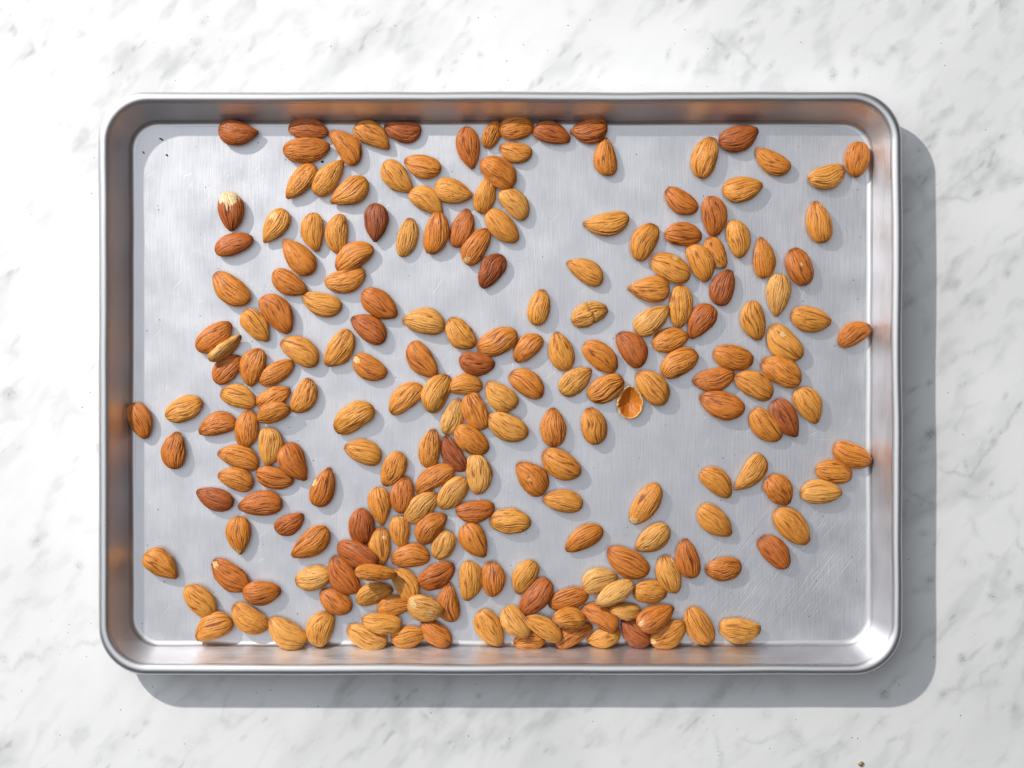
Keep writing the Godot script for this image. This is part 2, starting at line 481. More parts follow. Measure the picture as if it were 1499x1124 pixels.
func almond(x: float, y: float, z: float, long: float, wide: float, thick: float, heading: float, pitch: float, roll: float, tone: float, label: String, bare := []) -> void:
	nuts_made += 1
	var rng := RandomNumberGenerator.new()
	rng.seed = nuts_made * 7919 + 3
	var rings := 36
	var over := 84
	var under := 14
	var around := over + under
	var sharp := rng.randf_range(0.46, 0.64) if rng.randf() < 0.75 else rng.randf_range(0.64, 0.8)
	var blunt := rng.randf_range(0.42, 0.52)
	var peak := pow(blunt / (blunt + sharp), blunt) * pow(sharp / (blunt + sharp), sharp)
	var h_peak := pow(0.42, 0.42) * pow(0.58, 0.58)
	var bend := rng.randf_range(-0.09, 0.09)
	var shift := rng.randf() * 100.0
	var rib := rng.randf_range(3.4, 4.7)
	var reach := rng.randf_range(0.42, 0.85)
	var depth := rng.randf_range(0.28, 0.42)
	var hue := rng.randf_range(-0.25, 0.25)
	var ridge_tone := skin_colour(tone_ridge, tone + hue)
	var groove_tone := skin_colour(tone_groove, tone + hue)
	var tip_tone := skin_colour(tone_groove, tone + 0.5)
	var v := PackedVector3Array()
	var n := PackedVector3Array()
	var col := PackedColorArray()
	var row := around + 1
	v.resize((rings + 1) * row)
	n.resize(v.size())
	col.resize(v.size())
	var bumps := rng.randf_range(0.03, 0.08) if rng.randf() < 0.8 else rng.randf_range(0.09, 0.16)
	for j in rings + 1:
		var u := 0.5 - 0.5 * cos(PI * j / rings)
		u = clampf(u, 0.0004, 0.9996)
		var w := pow(u, blunt) * pow(1.0 - u, sharp) / peak * wide * 0.5
		var t := pow(u, 0.42) * pow(1.0 - u, 0.58) / h_peak * thick * 0.5
		var w2 := w / (wide * 0.5)
		w += wide * 0.045 * exp(-pow((1.0 - u) / 0.035, 2.0))
		t += wide * 0.03 * exp(-pow((1.0 - u) / 0.035, 2.0))
		var off := bend * long * (4.0 * (u - 0.5) * (u - 0.5) - 0.4)
		var twist := 0.22 * groove_noise.get_noise_2d(u * 1.3, shift + 31.0)
		for i in row:
			var a := PI * i / over if i <= over else PI + PI * (i - over) / float(under)
			var ca := cos(a)
			var sa := sin(a)
			var c := cos(a + twist)
			var s := sin(a + twist)
			var g1 := groove_noise.get_noise_3d(c * rib + shift, s * rib, u * reach)
			var g2 := groove_noise.get_noise_3d(c * rib * 2.3, s * rib * 2.3 + shift, u * reach * 2.2 + 9.0)
			var groove := exp(-g1 * g1 * 60.0)
			var small := exp(-g2 * g2 * 55.0)
			var worn := smoothstep(-0.9, -0.1, blotch_noise.get_noise_3d(c * 1.3, s * 1.3 + shift, u * 3.5))
			groove *= worn
			var crack := 0.0
			for d in bare:
				if d.z < 0.0:
					crack = maxf(crack, exp(-pow((u - d.x - 0.03 * sin(a * 3.0 + shift)) / 0.022, 2.0)))
			var fade := smoothstep(0.0, 0.35, w2)
			var lump := 1.0 + bumps * blotch_noise.get_noise_3d(c * 0.8 + shift, s * 0.8, u * 2.0)
			var dig := (groove * depth + small * depth * 0.6) * fade + crack * 0.6
			var r := maxf(0.25, 1.0 - dig / maxf(0.6, lerpf(w, t, absf(sa)))) * lump
			var boxy := signf(sa) * pow(absf(sa), 0.84)
			var grit := rng.randf_range(-0.025, 0.025)
			v[j * row + i] = Vector3((u - 0.5) * long, t * boxy * r + grit, w * ca * r + off + grit)
			var b := blotch_noise.get_noise_3d(c * 1.7 + shift, s * 1.7, u * 3.0)
			var k := clampf(groove * 1.0 + small * 0.5 - 0.05 + 0.34 * b, -0.22, 1.0) * (0.45 + 0.55 * fade)
			k = maxf(k, crack)
			var cc := ridge_tone.lerp(groove_tone, k)
			cc = cc.lerp(tip_tone, smoothstep(0.86, 1.0, u) * 0.7 + smoothstep(0.05, 0.0, u) * 0.5)
			col[j * row + i] = cc
	for j in rings + 1:
		for i in row:
			var p0 := v[j * row + (i - 1 if i > 0 else around - 1)]
			var p1 := v[j * row + (i + 1 if i < around else 1)]
			var q0 := v[maxi(j - 1, 0) * row + i]
			var q1 := v[mini(j + 1, rings) * row + i]
			n[j * row + i] = (p1 - p0).cross(q1 - q0).normalized()
	var main := PackedInt32Array()
	var spots := PackedInt32Array()
	for j in rings:
		for i in around:
			var a := j * row + i
			var b := a + row
			var mid := (v[a] + v[b + 1]) * 0.5
			var is_bare := false
			for d in bare:
				var away := Vector2(mid.x - d.x, mid.z - d.y).length() * (1.0 + 0.45 * groove_noise.get_noise_2d(mid.x * 0.12 + shift, mid.z * 0.5))
				if mid.y > -0.5 and away < d.z:
					is_bare = true
			if is_bare:
				spots.append_array([a, b, b + 1, a, b + 1, a + 1])
			else:
				main.append_array([a, b, b + 1, a, b + 1, a + 1])
	for k in v.size():
		v[k] *= MM
	var o := mesh_node(array_mesh(v, n, main, skin, PackedVector2Array(), col), "almond")
	if spots.size():
		var used := {}
		var flesh := Color(0.83, 0.66, 0.40) if bare[0].z > 5.0 else Color(0.76, 0.52, 0.24)
		var v2 := PackedVector3Array()
		var n2 := PackedVector3Array()
		var col2 := PackedColorArray()
		var idx2 := PackedInt32Array()
		for k in spots:
			if not used.has(k):
				used[k] = v2.size()
				v2.append(v[k])
				n2.append(n[k])
				var b := blotch_noise.get_noise_3d(v[k].x * 700.0, v[k].y * 700.0, v[k].z * 700.0)
				col2.append(flesh.lerp(flesh * Color(0.85, 0.7, 0.5), clampf(0.35 + b, 0.0, 1.0)))
			idx2.append(used[k])
		var patch := mesh_node(array_mesh(v2, n2, idx2, kernel, PackedVector2Array(), col2), "bare_patch", o)
		patch.set_meta("label", "cream kernel showing where the skin came off")
	o.position = Vector3(x, y, z) * MM
	o.basis = Basis(Vector3.UP, -heading) * Basis(Vector3.BACK, deg_to_rad(pitch)) * Basis(Vector3.RIGHT, deg_to_rad(roll))
	tag(o, label, "almond", "almonds scattered over the baking tray")


func hollow_half(x: float, z: float, long: float, wide: float, heading: float, label: String) -> void:
	# a broken half: a skin shell below, a thick pale broken rim, a hollow inside
	var root := Node3D.new()
	place(root, "half_almond")
	root.position = Vector3(x, 1.2, z) * MM
	root.rotation.y = -heading
	tag(root, label, "almond", "almonds scattered over the baking tray")
	var around := 72
	var rim_out := PackedVector3Array()
	var rim_in := PackedVector3Array()
	var ragged := noise(301, 0.35, 2)
	for i in around + 1:
		var a := TAU * (i % around) / around
		var u := 0.5 + 0.5 * cos(a)
		var w := pow(clampf(u, 0.0, 1.0), 0.5) * pow(clampf(1.0 - u, 0.0, 1.0), 0.62) / 0.5 * wide * 0.5 * 1.08
		var p := Vector3((u - 0.5) * long, 0, w * signf(sin(a)))
		var jag := ragged.get_noise_2d(p.x * 0.9, p.z * 0.9)
		rim_out.append(Vector3(p.x, 5.6 + 0.9 * jag + 0.6 * sin(a * 2.0), p.z))
		rim_in.append(Vector3(p.x * (0.9 + 0.04 * jag), 5.3 + 1.1 * jag, p.z * (0.8 + 0.25 * jag)))
	var parts := [["shell", skin, Color(0.42, 0.17, 0.04)], ["broken_rim", kernel, Color(0.74, 0.42, 0.15)], ["hollow", skin, Color(0.6, 0.2, 0.025)]]
	for part in parts:
		var st := SurfaceTool.new()
		st.begin(Mesh.PRIMITIVE_TRIANGLES)
		var levels := 8
		for j in levels + 1:
			var t := float(j) / levels
			for i in around + 1:
				var p: Vector3
				if part[0] == "shell":
					p = Vector3(rim_out[i].x * cos(t * PI * 0.5), rim_out[i].y * (1.0 - sin(t * PI * 0.5)) + 0.05, rim_out[i].z * cos(t * PI * 0.5))
				elif part[0] == "broken_rim":
					p = rim_out[i].lerp(rim_in[i], t) + Vector3(0, 0.45 * sin(t * PI), 0)
				else:
					var k := 1.0 - t
					var crease := ragged.get_noise_2d(rim_in[i].x * k * 0.5, rim_in[i].z * k * 1.6)
					p = Vector3(rim_in[i].x * k, rim_in[i].y * (1.0 - 0.85 * sin(t * PI * 0.5)) + 0.5 * crease * sin(t * PI), rim_in[i].z * k)
				var shade := ragged.get_noise_2d(p.x * 5.0, p.z * 9.0)
				var c: Color = part[2]
				st.set_color(c.lerp(Color(0.5, 0.14, 0.015) if part[0] == "hollow" else Color(0.66, 0.36, 0.13), clampf(0.3 + shade, 0.0, 1.0)))
				st.add_vertex(p * MM)
		for j in levels:
			for i in around:
				var a := j * (around + 1) + i
				var b := a + around + 1
				for k in ([a, b, b + 1, a, b + 1, a + 1] if part[0] == "shell" else [a, b + 1, b, a, a + 1, b + 1]):
					st.add_index(k)
		st.generate_normals()
		st.set_material(part[1])
		mesh_node(st.commit(), part[0], root)


func almonds() -> void:
	groove_noise.seed = 17
	groove_noise.noise_type = FastNoiseLite.TYPE_SIMPLEX_SMOOTH
	groove_noise.frequency = 1.0
	groove_noise.fractal_type = FastNoiseLite.FRACTAL_NONE
	blotch_noise.seed = 29
	blotch_noise.noise_type = FastNoiseLite.TYPE_SIMPLEX_SMOOTH
	blotch_noise.frequency = 1.0
	blotch_noise.fractal_octaves = 2
	skin = StandardMaterial3D.new()
	skin.resource_name = "almond_skin"
	skin.vertex_color_use_as_albedo = true
	skin.roughness = 0.46
	skin.metallic_specular = 0.45
	kernel = StandardMaterial3D.new()
	kernel.resource_name = "almond_kernel"
	kernel.vertex_color_use_as_albedo = true
	kernel.roughness = 0.4
	nut_list()


func nut_list() -> void:
	almond(-157.6, 5.8, -144.8, 23.3, 14.7, 9.2, 0.069, 2, 3, 4.00, "reddish almond pointing right, alone against the back wall near the left corner")
	almond(-117.2, 4.9, -146.7, 23.4, 12.6, 7.4, 0.120, 2, -4, 3.60, "reddish almond pointing right, against the back wall above a bigger orange almond")
	almond(-118.3, 5.8, -135.0, 27.3, 15.1, 9.2, -0.088, -1, 8, 3.00, "brown almond pointing right, directly below the left-hand almond of the back wall row")
	almond(-96.0, 5.6, -137.0, 24.7, 13.9, 8.8, -2.253, -1, 10, 2.80, "orange almond pointing upper left, slanting beside two flat-lying almonds near the back wall")
	almond(-80.1, 5.4, -142.9, 23.8, 13.9, 8.5, 0.569, -0, -8, 2.40, "golden almond pointing lower right, half shaded by the back wall beside a reddish one")
	almond(-63.2, 4.8, -145.9, 21.8, 12.6, 7.2, -3.013, 2, -5, 4.00, "reddish almond pointing left, right of the half-shaded golden almond at the back wall")
	almond(-121.8, 5.5, -116.5, 25.0, 13.4, 8.5, 2.266, 1, 8, 2.20, "golden almond pointing lower left, leftmost of the slanting three below the back left group")
	almond(-105.3, 5.5, -119.3, 25.6, 13.9, 8.6, -0.896, -1, 7, 1.90, "yellow almond pointing upper right, middle of the slanting three below the back left group")
	almond(-93.7, 5.7, -110.6, 24.8, 15.5, 9.0, 2.598, 1, 4, 2.20, "golden almond pointing lower left, lowest of the slanting three below the back left group")
	almond(-66.2, 5.0, -119.1, 23.3, 13.9, 7.8, 0.834, -0, 1, 2.00, "yellow almond pointing lower right, leftmost of the four yellow ones in the upper middle")
	almond(-51.6, 5.4, -125.6, 22.0, 13.9, 8.4, -2.883, -1, 8, 2.20, "golden almond pointing left, topmost of the four yellow ones in the upper middle")
	almond(-48.8, 5.2, -105.5, 22.8, 13.9, 8.0, 0.598, 1, -2, 1.80, "yellow almond pointing lower right, lowest of the four yellow ones in the upper middle")
	almond(-33.7, 5.4, -111.0, 22.6, 14.7, 8.5, 0.288, 2, -2, 1.80, "yellow almond pointing right, with a white nick on its lower edge", [Vector3(4.54, 5.6, 1.6)])
	almond(-25.0, 5.1, -136.1, 24.7, 13.9, 7.8, 1.408, -0, -5, 3.20, "brown almond pointing down, tall one by the middle of the back wall")
	almond(-11.4, 4.8, -143.8, 17.1, 10.6, 6.6, -1.107, 0, 25, 2.60, "orange almond pointing upper right, narrow and squeezed beside the tall one under the back wall")
	almond(2.8, 5.1, -147.5, 19.8, 14.3, 8.0, -0.102, -1, -3, 2.70, "orange almond pointing right, touching the middle of the back wall")
	almond(2.0, 4.6, -133.9, 19.3, 12.2, 6.9, -2.932, 1, 4, 2.50, "golden almond pointing left, small one just below the middle of the back wall")
	almond(-7.9, 6.1, -122.0, 23.7, 16.3, 9.9, 0.654, -0, -4, 3.00, "brown almond pointing lower right, big broad one below the small almond at back centre")
	almond(23.2, 5.0, -144.3, 22.1, 13.0, 7.5, 0.276, -2, -7, 3.80, "reddish almond pointing right, second from the right in the back centre row")
	almond(44.3, 5.3, -146.1, 21.9, 15.1, 8.4, 2.995, -1, -0, 3.80, "reddish almond pointing left, last on the right of the back centre row")
	almond(54.0, 5.0, -130.9, 22.1, 13.5, 7.6, -1.661, -1, 4, 2.60, "orange almond pointing up, upright just below the right end of the back centre row")
	almond(-15.4, 5.0, -108.7, 21.7, 12.2, 7.7, -1.290, 2, 8, 2.10, "golden almond pointing up, thin upright one below the big broad one at back centre")
	almond(1.4, 5.4, -103.9, 21.6, 13.9, 8.3, 0.838, 0, -10, 1.80, "yellow almond pointing lower right, right of the thin upright one at back centre")
	almond(-5.7, 5.2, -90.8, 24.1, 14.3, 8.0, 0.797, -0, -6, 2.00, "yellow almond pointing lower right, broad one ending the curve of pairs at back centre")
	almond(-43.7, 5.8, -86.8, 24.9, 14.7, 9.1, 1.781, -2, 9, 2.60, "orange almond pointing down, left of the red pair in the upper middle")
	almond(-28.7, 5.2, -89.6, 23.3, 13.4, 7.9, -1.238, 0, -7, 3.70, "reddish almond pointing up, between two orange ones in the upper middle")
	almond(-20.5, 5.7, -79.3, 23.9, 14.3, 9.1, -1.025, 0, -1, 2.90, "orange almond pointing upper right, with a white nicked base above the darkest upper middle one", [Vector3(-9.86, -0.7, 1.6)])
	almond(-12.0, 5.3, -65.2, 22.3, 13.9, 8.0, 2.139, 1, -11, 4.40, "dark almond pointing lower left, dark, at the lower end of the upper middle chain")
	almond(-161.9, 6.0, -99.4, 22.9, 15.1, 9.7, 1.466, -0, -4, 4.00, "reddish almond pointing down, with its broad top peeled to cream", [Vector3(-8.54, 0.3, 5.9)])
	almond(-160.2, 5.2, -80.5, 23.3, 12.6, 8.1, -0.333, -0, -7, 3.60, "reddish almond pointing right, just below the one with the peeled cream top")
	almond(-136.6, 5.0, -90.8, 22.6, 13.9, 7.7, 2.154, 1, 4, 2.00, "yellow almond pointing lower left, with a cream streak on its upper edge", [Vector3(-4.99, 3.5, 2.4)])
	almond(-114.4, 5.3, -87.4, 22.6, 13.4, 8.4, 1.464, -1, -0, 2.00, "yellow almond pointing down, left of the upright twins in the upper left")
	almond(-100.6, 4.9, -86.8, 22.9, 13.5, 7.6, 1.641, 0, 0, 2.10, "golden almond pointing down, right of the upright twins in the upper left")
	almond(-78.3, 5.9, -92.9, 22.4, 14.7, 9.4, 1.589, 1, 5, 5.00, "dark almond pointing down, darkest of all, alone beside the upright twins")
	almond(-60.5, 4.7, -84.3, 23.1, 12.2, 6.9, -1.326, 1, 10, 1.50, "yellow almond pointing up, slim pale one left of the upper middle group")
	almond(-123.3, 6.1, -73.4, 25.8, 15.5, 9.8, -2.279, -0, 6, 2.60, "orange almond pointing upper left, big one below the upright twins")
	almond(-91.1, 5.3, -73.2, 24.9, 15.1, 8.3, 2.563, -2, 3, 2.60, "orange almond pointing lower left, above a similar sideways one in the upper left")
	almond(-95.9, 5.4, -60.0, 24.2, 14.3, 8.4, -0.285, -1, -8, 2.50, "golden almond pointing right, below a similar sideways one in the upper left")
	almond(-128.1, 5.5, -58.1, 23.1, 13.9, 8.7, 0.526, 0, 2, 2.80, "orange almond pointing lower right, between the big slanted one and the yellow mottled one")
	almond(-162.0, 5.7, -54.7, 26.1, 15.5, 8.9, -2.443, -2, 9, 2.50, "golden almond pointing upper left, alone below the two reddish ones at upper left")
	almond(-135.0, 5.9, -40.7, 26.3, 15.9, 9.5, 0.936, 1, 5, 3.40, "brown almond pointing lower right, brown one leaning on a smaller golden one at left")
	almond(-147.5, 5.2, -33.5, 22.3, 13.4, 8.1, 0.913, 0, -2, 2.40, "golden almond pointing lower right, smaller golden one beside the brown leaning one at left")
	almond(-109.8, 5.2, -46.5, 23.9, 13.9, 8.2, -2.836, 0, -3, 1.70, "yellow almond pointing left, with orange mottled spots, left of the orange pair")
	almond(-76.3, 5.9, -46.0, 24.3, 15.5, 9.4, 0.634, 1, 6, 3.10, "brown almond pointing lower right, upper of the two orange ones left of centre")
	almond(-82.5, 5.6, -31.9, 23.5, 15.1, 8.7, -2.525, -1, 10, 3.60, "reddish almond pointing upper left, lower of the two orange ones left of centre")
	almond(-171.6, 5.4, -27.2, 24.8, 14.3, 8.6, -0.660, 0, 3, 2.90, "orange almond pointing upper right, at the upper left start of the left pile")
	almond(-164.9, 8.2, -20.4, 23.6, 13.0, 7.6, -0.654, -16, 70, 1.20, "pale almond pointing upper right, narrow, standing on edge between two in the left pile")
	almond(-164.0, 5.1, -8.7, 21.0, 13.9, 7.7, -0.758, 0, -6, 3.50, "reddish almond pointing upper right, below the one standing on edge in the left pile")
	almond(-149.2, 5.6, -9.8, 22.5, 15.5, 8.9, 1.842, 1, 7, 2.60, "orange almond pointing down, plump one at the top of the left pile")
	almond(-135.5, 5.1, -6.7, 23.0, 12.2, 7.9, -0.549, -2, 5, 2.70, "orange almond pointing upper right, slim one right of the plump one in the left pile")
	almond(-122.0, 5.9, -18.9, 24.8, 15.1, 9.6, -2.598, -0, 4, 2.10, "golden almond pointing upper left, broad one just above the right side of the left pile")
	almond(-99.4, 5.5, -20.3, 24.5, 15.1, 8.7, 2.159, 2, -4, 2.00, "yellow almond pointing lower left, deeply grooved, right of the broad one above the left pile")
	almond(-82.1, 5.1, -9.6, 21.4, 13.9, 7.8, 0.531, 1, 2, 2.60, "orange almond pointing lower right, with a pale worn base, left of centre", [Vector3(-8.74, -0.1, 2.0)])
	almond(-157.5, 4.9, 7.5, 21.7, 13.5, 7.5, -2.802, -2, -4, 2.10, "golden almond pointing left, left edge of the left pile's middle")
	almond(-137.2, 5.2, 7.9, 21.5, 13.0, 8.0, -0.464, 1, -3, 2.80, "orange almond pointing upper right, sandwiched under two others in the left pile")
	almond(-136.9, 9.3, 16.7, 20.7, 12.2, 7.7, -0.334, 8, 24, 2.50, "golden almond pointing right, resting on a sandwiched one in the left pile")
	almond(-119.9, 5.1, 7.1, 21.5, 13.9, 7.9, -1.107, 2, 1, 2.40, "golden almond pointing upper right, right edge of the left pile's middle")
	almond(-214.2, 5.1, 21.1, 21.8, 13.9, 7.7, 1.214, 0, 10, 3.30, "brown almond pointing down, touching the left wall")
	almond(-189.0, 5.4, 14.4, 23.1, 14.3, 8.4, -0.409, 0, -10, 2.00, "yellow almond pointing upper right, right of the one touching the left wall")
	almond(-169.9, 5.0, 23.6, 22.6, 13.5, 7.5, 2.854, 1, 9, 2.90, "orange almond pointing left, between the left wall pair and the left pile")
	almond(-194.5, 5.4, 38.2, 21.7, 14.3, 8.6, -1.478, -1, -2, 3.10, "brown almond pointing up, lower of the pair beside the left wall almond")
	almond(-152.7, 5.4, 25.8, 22.2, 13.9, 8.6, -1.444, 1, -0, 2.80, "orange almond pointing up, upright in the lower half of the left pile")
	almond(-139.5, 5.8, 36.2, 22.4, 14.7, 9.3, 1.571, 0, 2, 1.90, "yellow almond pointing down, upright and tan beside an orange one in the left pile")
	almond(-157.5, 5.2, 42.5, 24.9, 13.9, 8.1, -2.815, 1, -3, 2.40, "golden almond pointing left, long one across the lower left pile")
	almond(-159.0, 5.4, 54.7, 21.4, 13.4, 8.4, -2.838, 0, -5, 2.40, "golden almond pointing left, under the long one across the lower left pile")
	almond(-136.9, 5.0, 54.1, 22.3, 13.0, 7.5, 0.236, -2, 7, 3.20, "brown almond pointing right, tucked below a big slanted one in the left pile")
	almond(-125.5, 6.0, 45.4, 24.2, 16.3, 9.4, 1.070, 0, -20, 3.20, "brown almond pointing lower right, big one overlapping another in the lower left pile")
	almond(-108.6, 5.5, 59.4, 23.7, 13.9, 8.6, -1.244, 0, 9, 3.20, "brown almond pointing up, with a white chip on its upper left side", [Vector3(1.27, -6.0, 2.0)])
	almond(-91.1, 6.0, 19.5, 26.0, 15.5, 9.5, 2.609, -1, -6, 2.00, "yellow almond pointing lower left, large lone one in the open left of centre")
	almond(-85.8, 5.6, 39.2, 22.6, 14.3, 8.8, -2.797, 2, 7, 1.90, "yellow almond pointing left, below the large lone one left of centre")
	almond(-61.4, 5.3, 8.3, 24.1, 14.3, 8.2, 2.415, 0, 6, 2.00, "yellow almond pointing lower left, leftmost at the upper end of the centre chain")
	almond(-51.6, 5.6, -13.6, 24.6, 14.7, 8.8, 0.924, 2, -2, 2.90, "orange almond pointing lower right, above the centre chain, leaning right")
	almond(-43.3, 6.2, 5.1, 24.1, 15.5, 9.9, -1.107, -2, 9, 1.90, "yellow almond pointing upper right, broad wrinkled one at the top of the centre chain")
	almond(-34.1, 4.7, 18.9, 22.3, 12.6, 7.0, -1.204, -2, 5, 1.60, "yellow almond pointing up, thin pale one in the centre chain")
	almond(-26.6, 5.1, 0.6, 19.3, 12.2, 7.8, -0.062, -1, -1, 2.50, "golden almond pointing right, short sideways one at the top of the centre chain")
	almond(-20.9, 5.5, 15.9, 22.8, 14.7, 8.4, 1.194, 1, 11, 2.60, "orange almond pointing down, upright right side of the centre chain below a short one")
	almond(-23.4, 5.7, 32.3, 22.9, 14.7, 9.0, 0.637, -2, -4, 2.80, "orange almond pointing lower right, right side of the centre chain above a tan one")
	almond(-46.9, 5.3, 37.2, 23.0, 13.0, 8.1, -1.449, 2, 5, 2.50, "golden almond pointing up, upright left side of the centre chain")
	almond(-33.9, 4.8, 40.4, 23.5, 12.6, 7.5, -2.088, 0, -16, 4.40, "dark almond pointing upper left, dark red one in the middle of the centre chain")
	almond(-44.9, 5.2, 54.5, 26.1, 13.0, 8.0, 2.575, -1, 3, 2.70, "orange almond pointing lower left, under the dark red one in the centre chain")
	almond(-19.5, 5.4, 51.8, 23.7, 15.1, 8.6, 1.469, 1, 2, 1.60, "yellow almond pointing down, tall tan one at the right side of the centre chain")
	almond(-34.2, 5.6, 62.8, 22.7, 14.3, 8.8, 2.281, 1, -6, 1.60, "yellow almond pointing lower left, left of the tall tan one in the centre chain")
	almond(-6.7, 5.8, 6.9, 22.2, 15.1, 9.4, -2.458, 1, 2, 1.80, "yellow almond pointing upper left, yellow one just right of the centre chain's top")
	almond(8.7, 5.6, -0.2, 23.0, 14.7, 8.8, -2.529, 1, -3, 2.50, "golden almond pointing upper left, right of the yellow one near the middle")
	almond(-2.6, 6.1, 24.6, 25.6, 15.5, 9.8, -2.706, 2, -5, 1.60, "yellow almond pointing upper left, large pale one at the very middle")
	almond(23.8, 5.5, 25.0, 22.8, 14.7, 8.6, -1.606, -2, 2, 2.80, "orange almond pointing up, upright right of the large pale middle one")
	almond(47.0, 5.8, 24.2, 21.8, 15.1, 9.0, -1.793, 0, 11, 2.40, "golden almond pointing up, upright teardrop left of the space below the hollow half")
	almond(28.3, 6.3, 46.2, 25.0, 16.3, 10.1, -2.585, 1, -6, 2.40, "golden almond pointing upper left, upper right of the three just below the middle")
	almond(11.2, 5.7, 54.1, 23.6, 15.9, 9.1, -2.272, 2, 1, 2.70, "orange almond pointing upper left, left of the three just below the middle", [Vector3(0.31, -1.3, 0.8)])
	almond(29.3, 5.2, 67.5, 23.5, 13.4, 8.1, -2.988, 1, 5, 1.90, "yellow almond pointing left, lowest of the three just below the middle")
	almond(-50.8, 5.8, -35.8, 24.7, 15.5, 9.3, -2.979, -0, 4, 1.70, "yellow almond pointing left, plump yellow one above the centre, pointing at orange ones")
	almond(-29.7, 5.5, -28.9, 21.9, 15.1, 8.4, -2.291, 1, 10, 2.00, "yellow almond pointing upper left, right of the plump yellow one above the centre")
	almond(-8.3, 5.7, -24.2, 24.9, 15.1, 9.1, 2.728, 0, 0, 2.60, "orange almond pointing lower left, long one beside a cracked brown one above the centre")
	almond(8.9, 5.1, -20.7, 20.7, 13.4, 7.8, 2.397, 0, 7, 3.00, "brown almond pointing lower left, cracked and brown, above the centre")
	almond(-20.3, 5.6, -11.8, 21.1, 13.9, 8.7, 0.153, -1, 10, 3.70, "reddish almond pointing right, reddish one below the long one above the centre")
	almond(15.6, 5.3, -44.1, 21.2, 13.0, 8.2, -1.381, 0, -7, 2.10, "golden almond pointing up, small one alone in the upper centre")
	almond(42.1, 5.0, -65.0, 23.7, 13.5, 7.6, -2.610, -1, -4, 2.00, "yellow almond pointing upper left, alone under the back centre row's end")
	almond(44.5, 5.2, -40.2, 22.0, 13.9, 7.9, -0.374, 1, 7, 1.80, "yellow almond pointing right, with a crack across its middle", [Vector3(0.56, 0.0, -1.0)])
	almond(28.2, 5.3, -18.9, 23.3, 14.7, 8.2, -1.849, 2, 3, 1.90, "yellow almond pointing up, upright, right of the cracked brown one")
	almond(51.0, 5.5, -15.9, 24.1, 15.1, 8.5, 0.703, -2, 11, 2.50, "golden almond pointing lower right, between an upright one and a red one right of centre")
	almond(68.9, 5.9, -20.3, 23.6, 15.9, 9.5, -2.163, -0, 3, 4.00, "reddish almond pointing upper left, reddish left neighbour of the right cluster's bottom")
	almond(36.8, 5.2, -1.8, 22.5, 14.3, 8.0, -0.672, 1, 8, 1.90, "yellow almond pointing upper right, leftmost of the row left of the hollow half")
	almond(54.1, 5.9, 2.6, 22.8, 15.1, 9.4, -0.495, 1, 1, 2.60, "orange almond pointing upper right, touching the left of the hollow half")
	hollow_half(68.0, 10.6, 19.3, 15.5, -1.571, "hollow half almond lying open side up with a pale broken rim")
	almond(80.7, 6.1, 1.8, 24.3, 16.3, 9.8, -2.310, -1, -8, 2.10, "golden almond pointing upper left, large one right of the hollow half")
	almond(96.2, 6.1, -12.2, 23.7, 15.5, 9.7, -0.569, 1, -8, 2.40, "golden almond pointing upper right, above right of the large one by the hollow half")
	almond(91.2, 5.2, -25.4, 21.7, 13.9, 7.8, -0.281, -1, -9, 2.50, "golden almond pointing right, lowest of the right cluster")
	almond(108.7, 5.2, -36.0, 22.6, 15.1, 8.9, 2.154, 0, 0, 3.50, "reddish almond pointing lower left, right edge of the right cluster's bottom")
	almond(97.0, 5.4, -44.7, 24.5, 13.9, 8.4, 1.636, 0, 4, 1.80, "yellow almond pointing down, upright in the middle of the right cluster")
	almond(80.9, 5.9, -37.0, 24.0, 14.7, 9.5, -0.644, 2, -7, 1.80, "yellow almond pointing upper right, left of the upright one in the right cluster")
	almond(78.7, 6.0, -54.5, 24.4, 15.5, 9.4, -3.092, -1, 8, 2.20, "golden almond pointing left, leftmost of the right cluster")
	almond(91.3, 5.9, -66.7, 24.9, 15.9, 9.2, -2.656, 2, 9, 2.10, "golden almond pointing upper left, white chip on its top edge, in the right cluster", [Vector3(0.22, 5.9, 1.6)])
	almond(108.6, 5.9, -70.0, 23.1, 14.7, 9.3, 1.123, 1, 10, 2.30, "golden almond pointing lower right, dented one in the upper right cluster")
	almond(117.4, 4.7, -75.6, 20.3, 12.2, 7.0, -1.999, -2, 8, 2.40, "golden almond pointing upper left, with a cream rim at its base in the right cluster", [Vector3(-8.29, -2.7, 1.6)])
	almond(98.6, 5.5, -86.0, 21.7, 13.9, 8.8, 0.055, -1, 3, 2.90, "orange almond pointing right, at the top of the right cluster lying sideways")
	almond(76.4, 5.6, -81.9, 23.1, 15.1, 8.9, -1.123, -1, 7, 2.30, "golden almond pointing upper right, apart at the upper left of the right cluster")
	almond(116.3, 5.4, -96.8, 23.3, 14.7, 8.4, 1.468, -2, 4, 3.10, "brown almond pointing down, brown upright one above the right cluster")
	almond(130.1, 5.5, -83.8, 22.2, 13.4, 8.7, 1.352, 1, 6, 1.90, "yellow almond pointing down, yellow upright one above the right cluster")
	almond(97.3, 5.2, -105.3, 21.9, 13.4, 7.9, -2.538, -0, 8, 3.00, "brown almond pointing upper left, alone left of the brown upright one, upper right")
	almond(132.9, 5.5, -112.4, 23.5, 15.1, 8.4, -0.154, 2, -11, 2.00, "yellow almond pointing right, wide one below the dark almond at upper right")
	almond(111.4, 5.6, -130.5, 24.6, 15.1, 8.7, -1.290, -1, -10, 2.20, "golden almond pointing up, upright touching a dark almond at upper right")
	almond(130.7, 5.8, -141.9, 24.0, 15.5, 9.2, -0.322, -0, 4, 4.20, "reddish almond pointing right, dark one near the back wall at the right")
	almond(149.6, 5.3, -128.5, 23.2, 13.0, 8.3, -2.578, -1, -3, 2.40, "golden almond pointing upper left, slanted alone right of the dark almond")
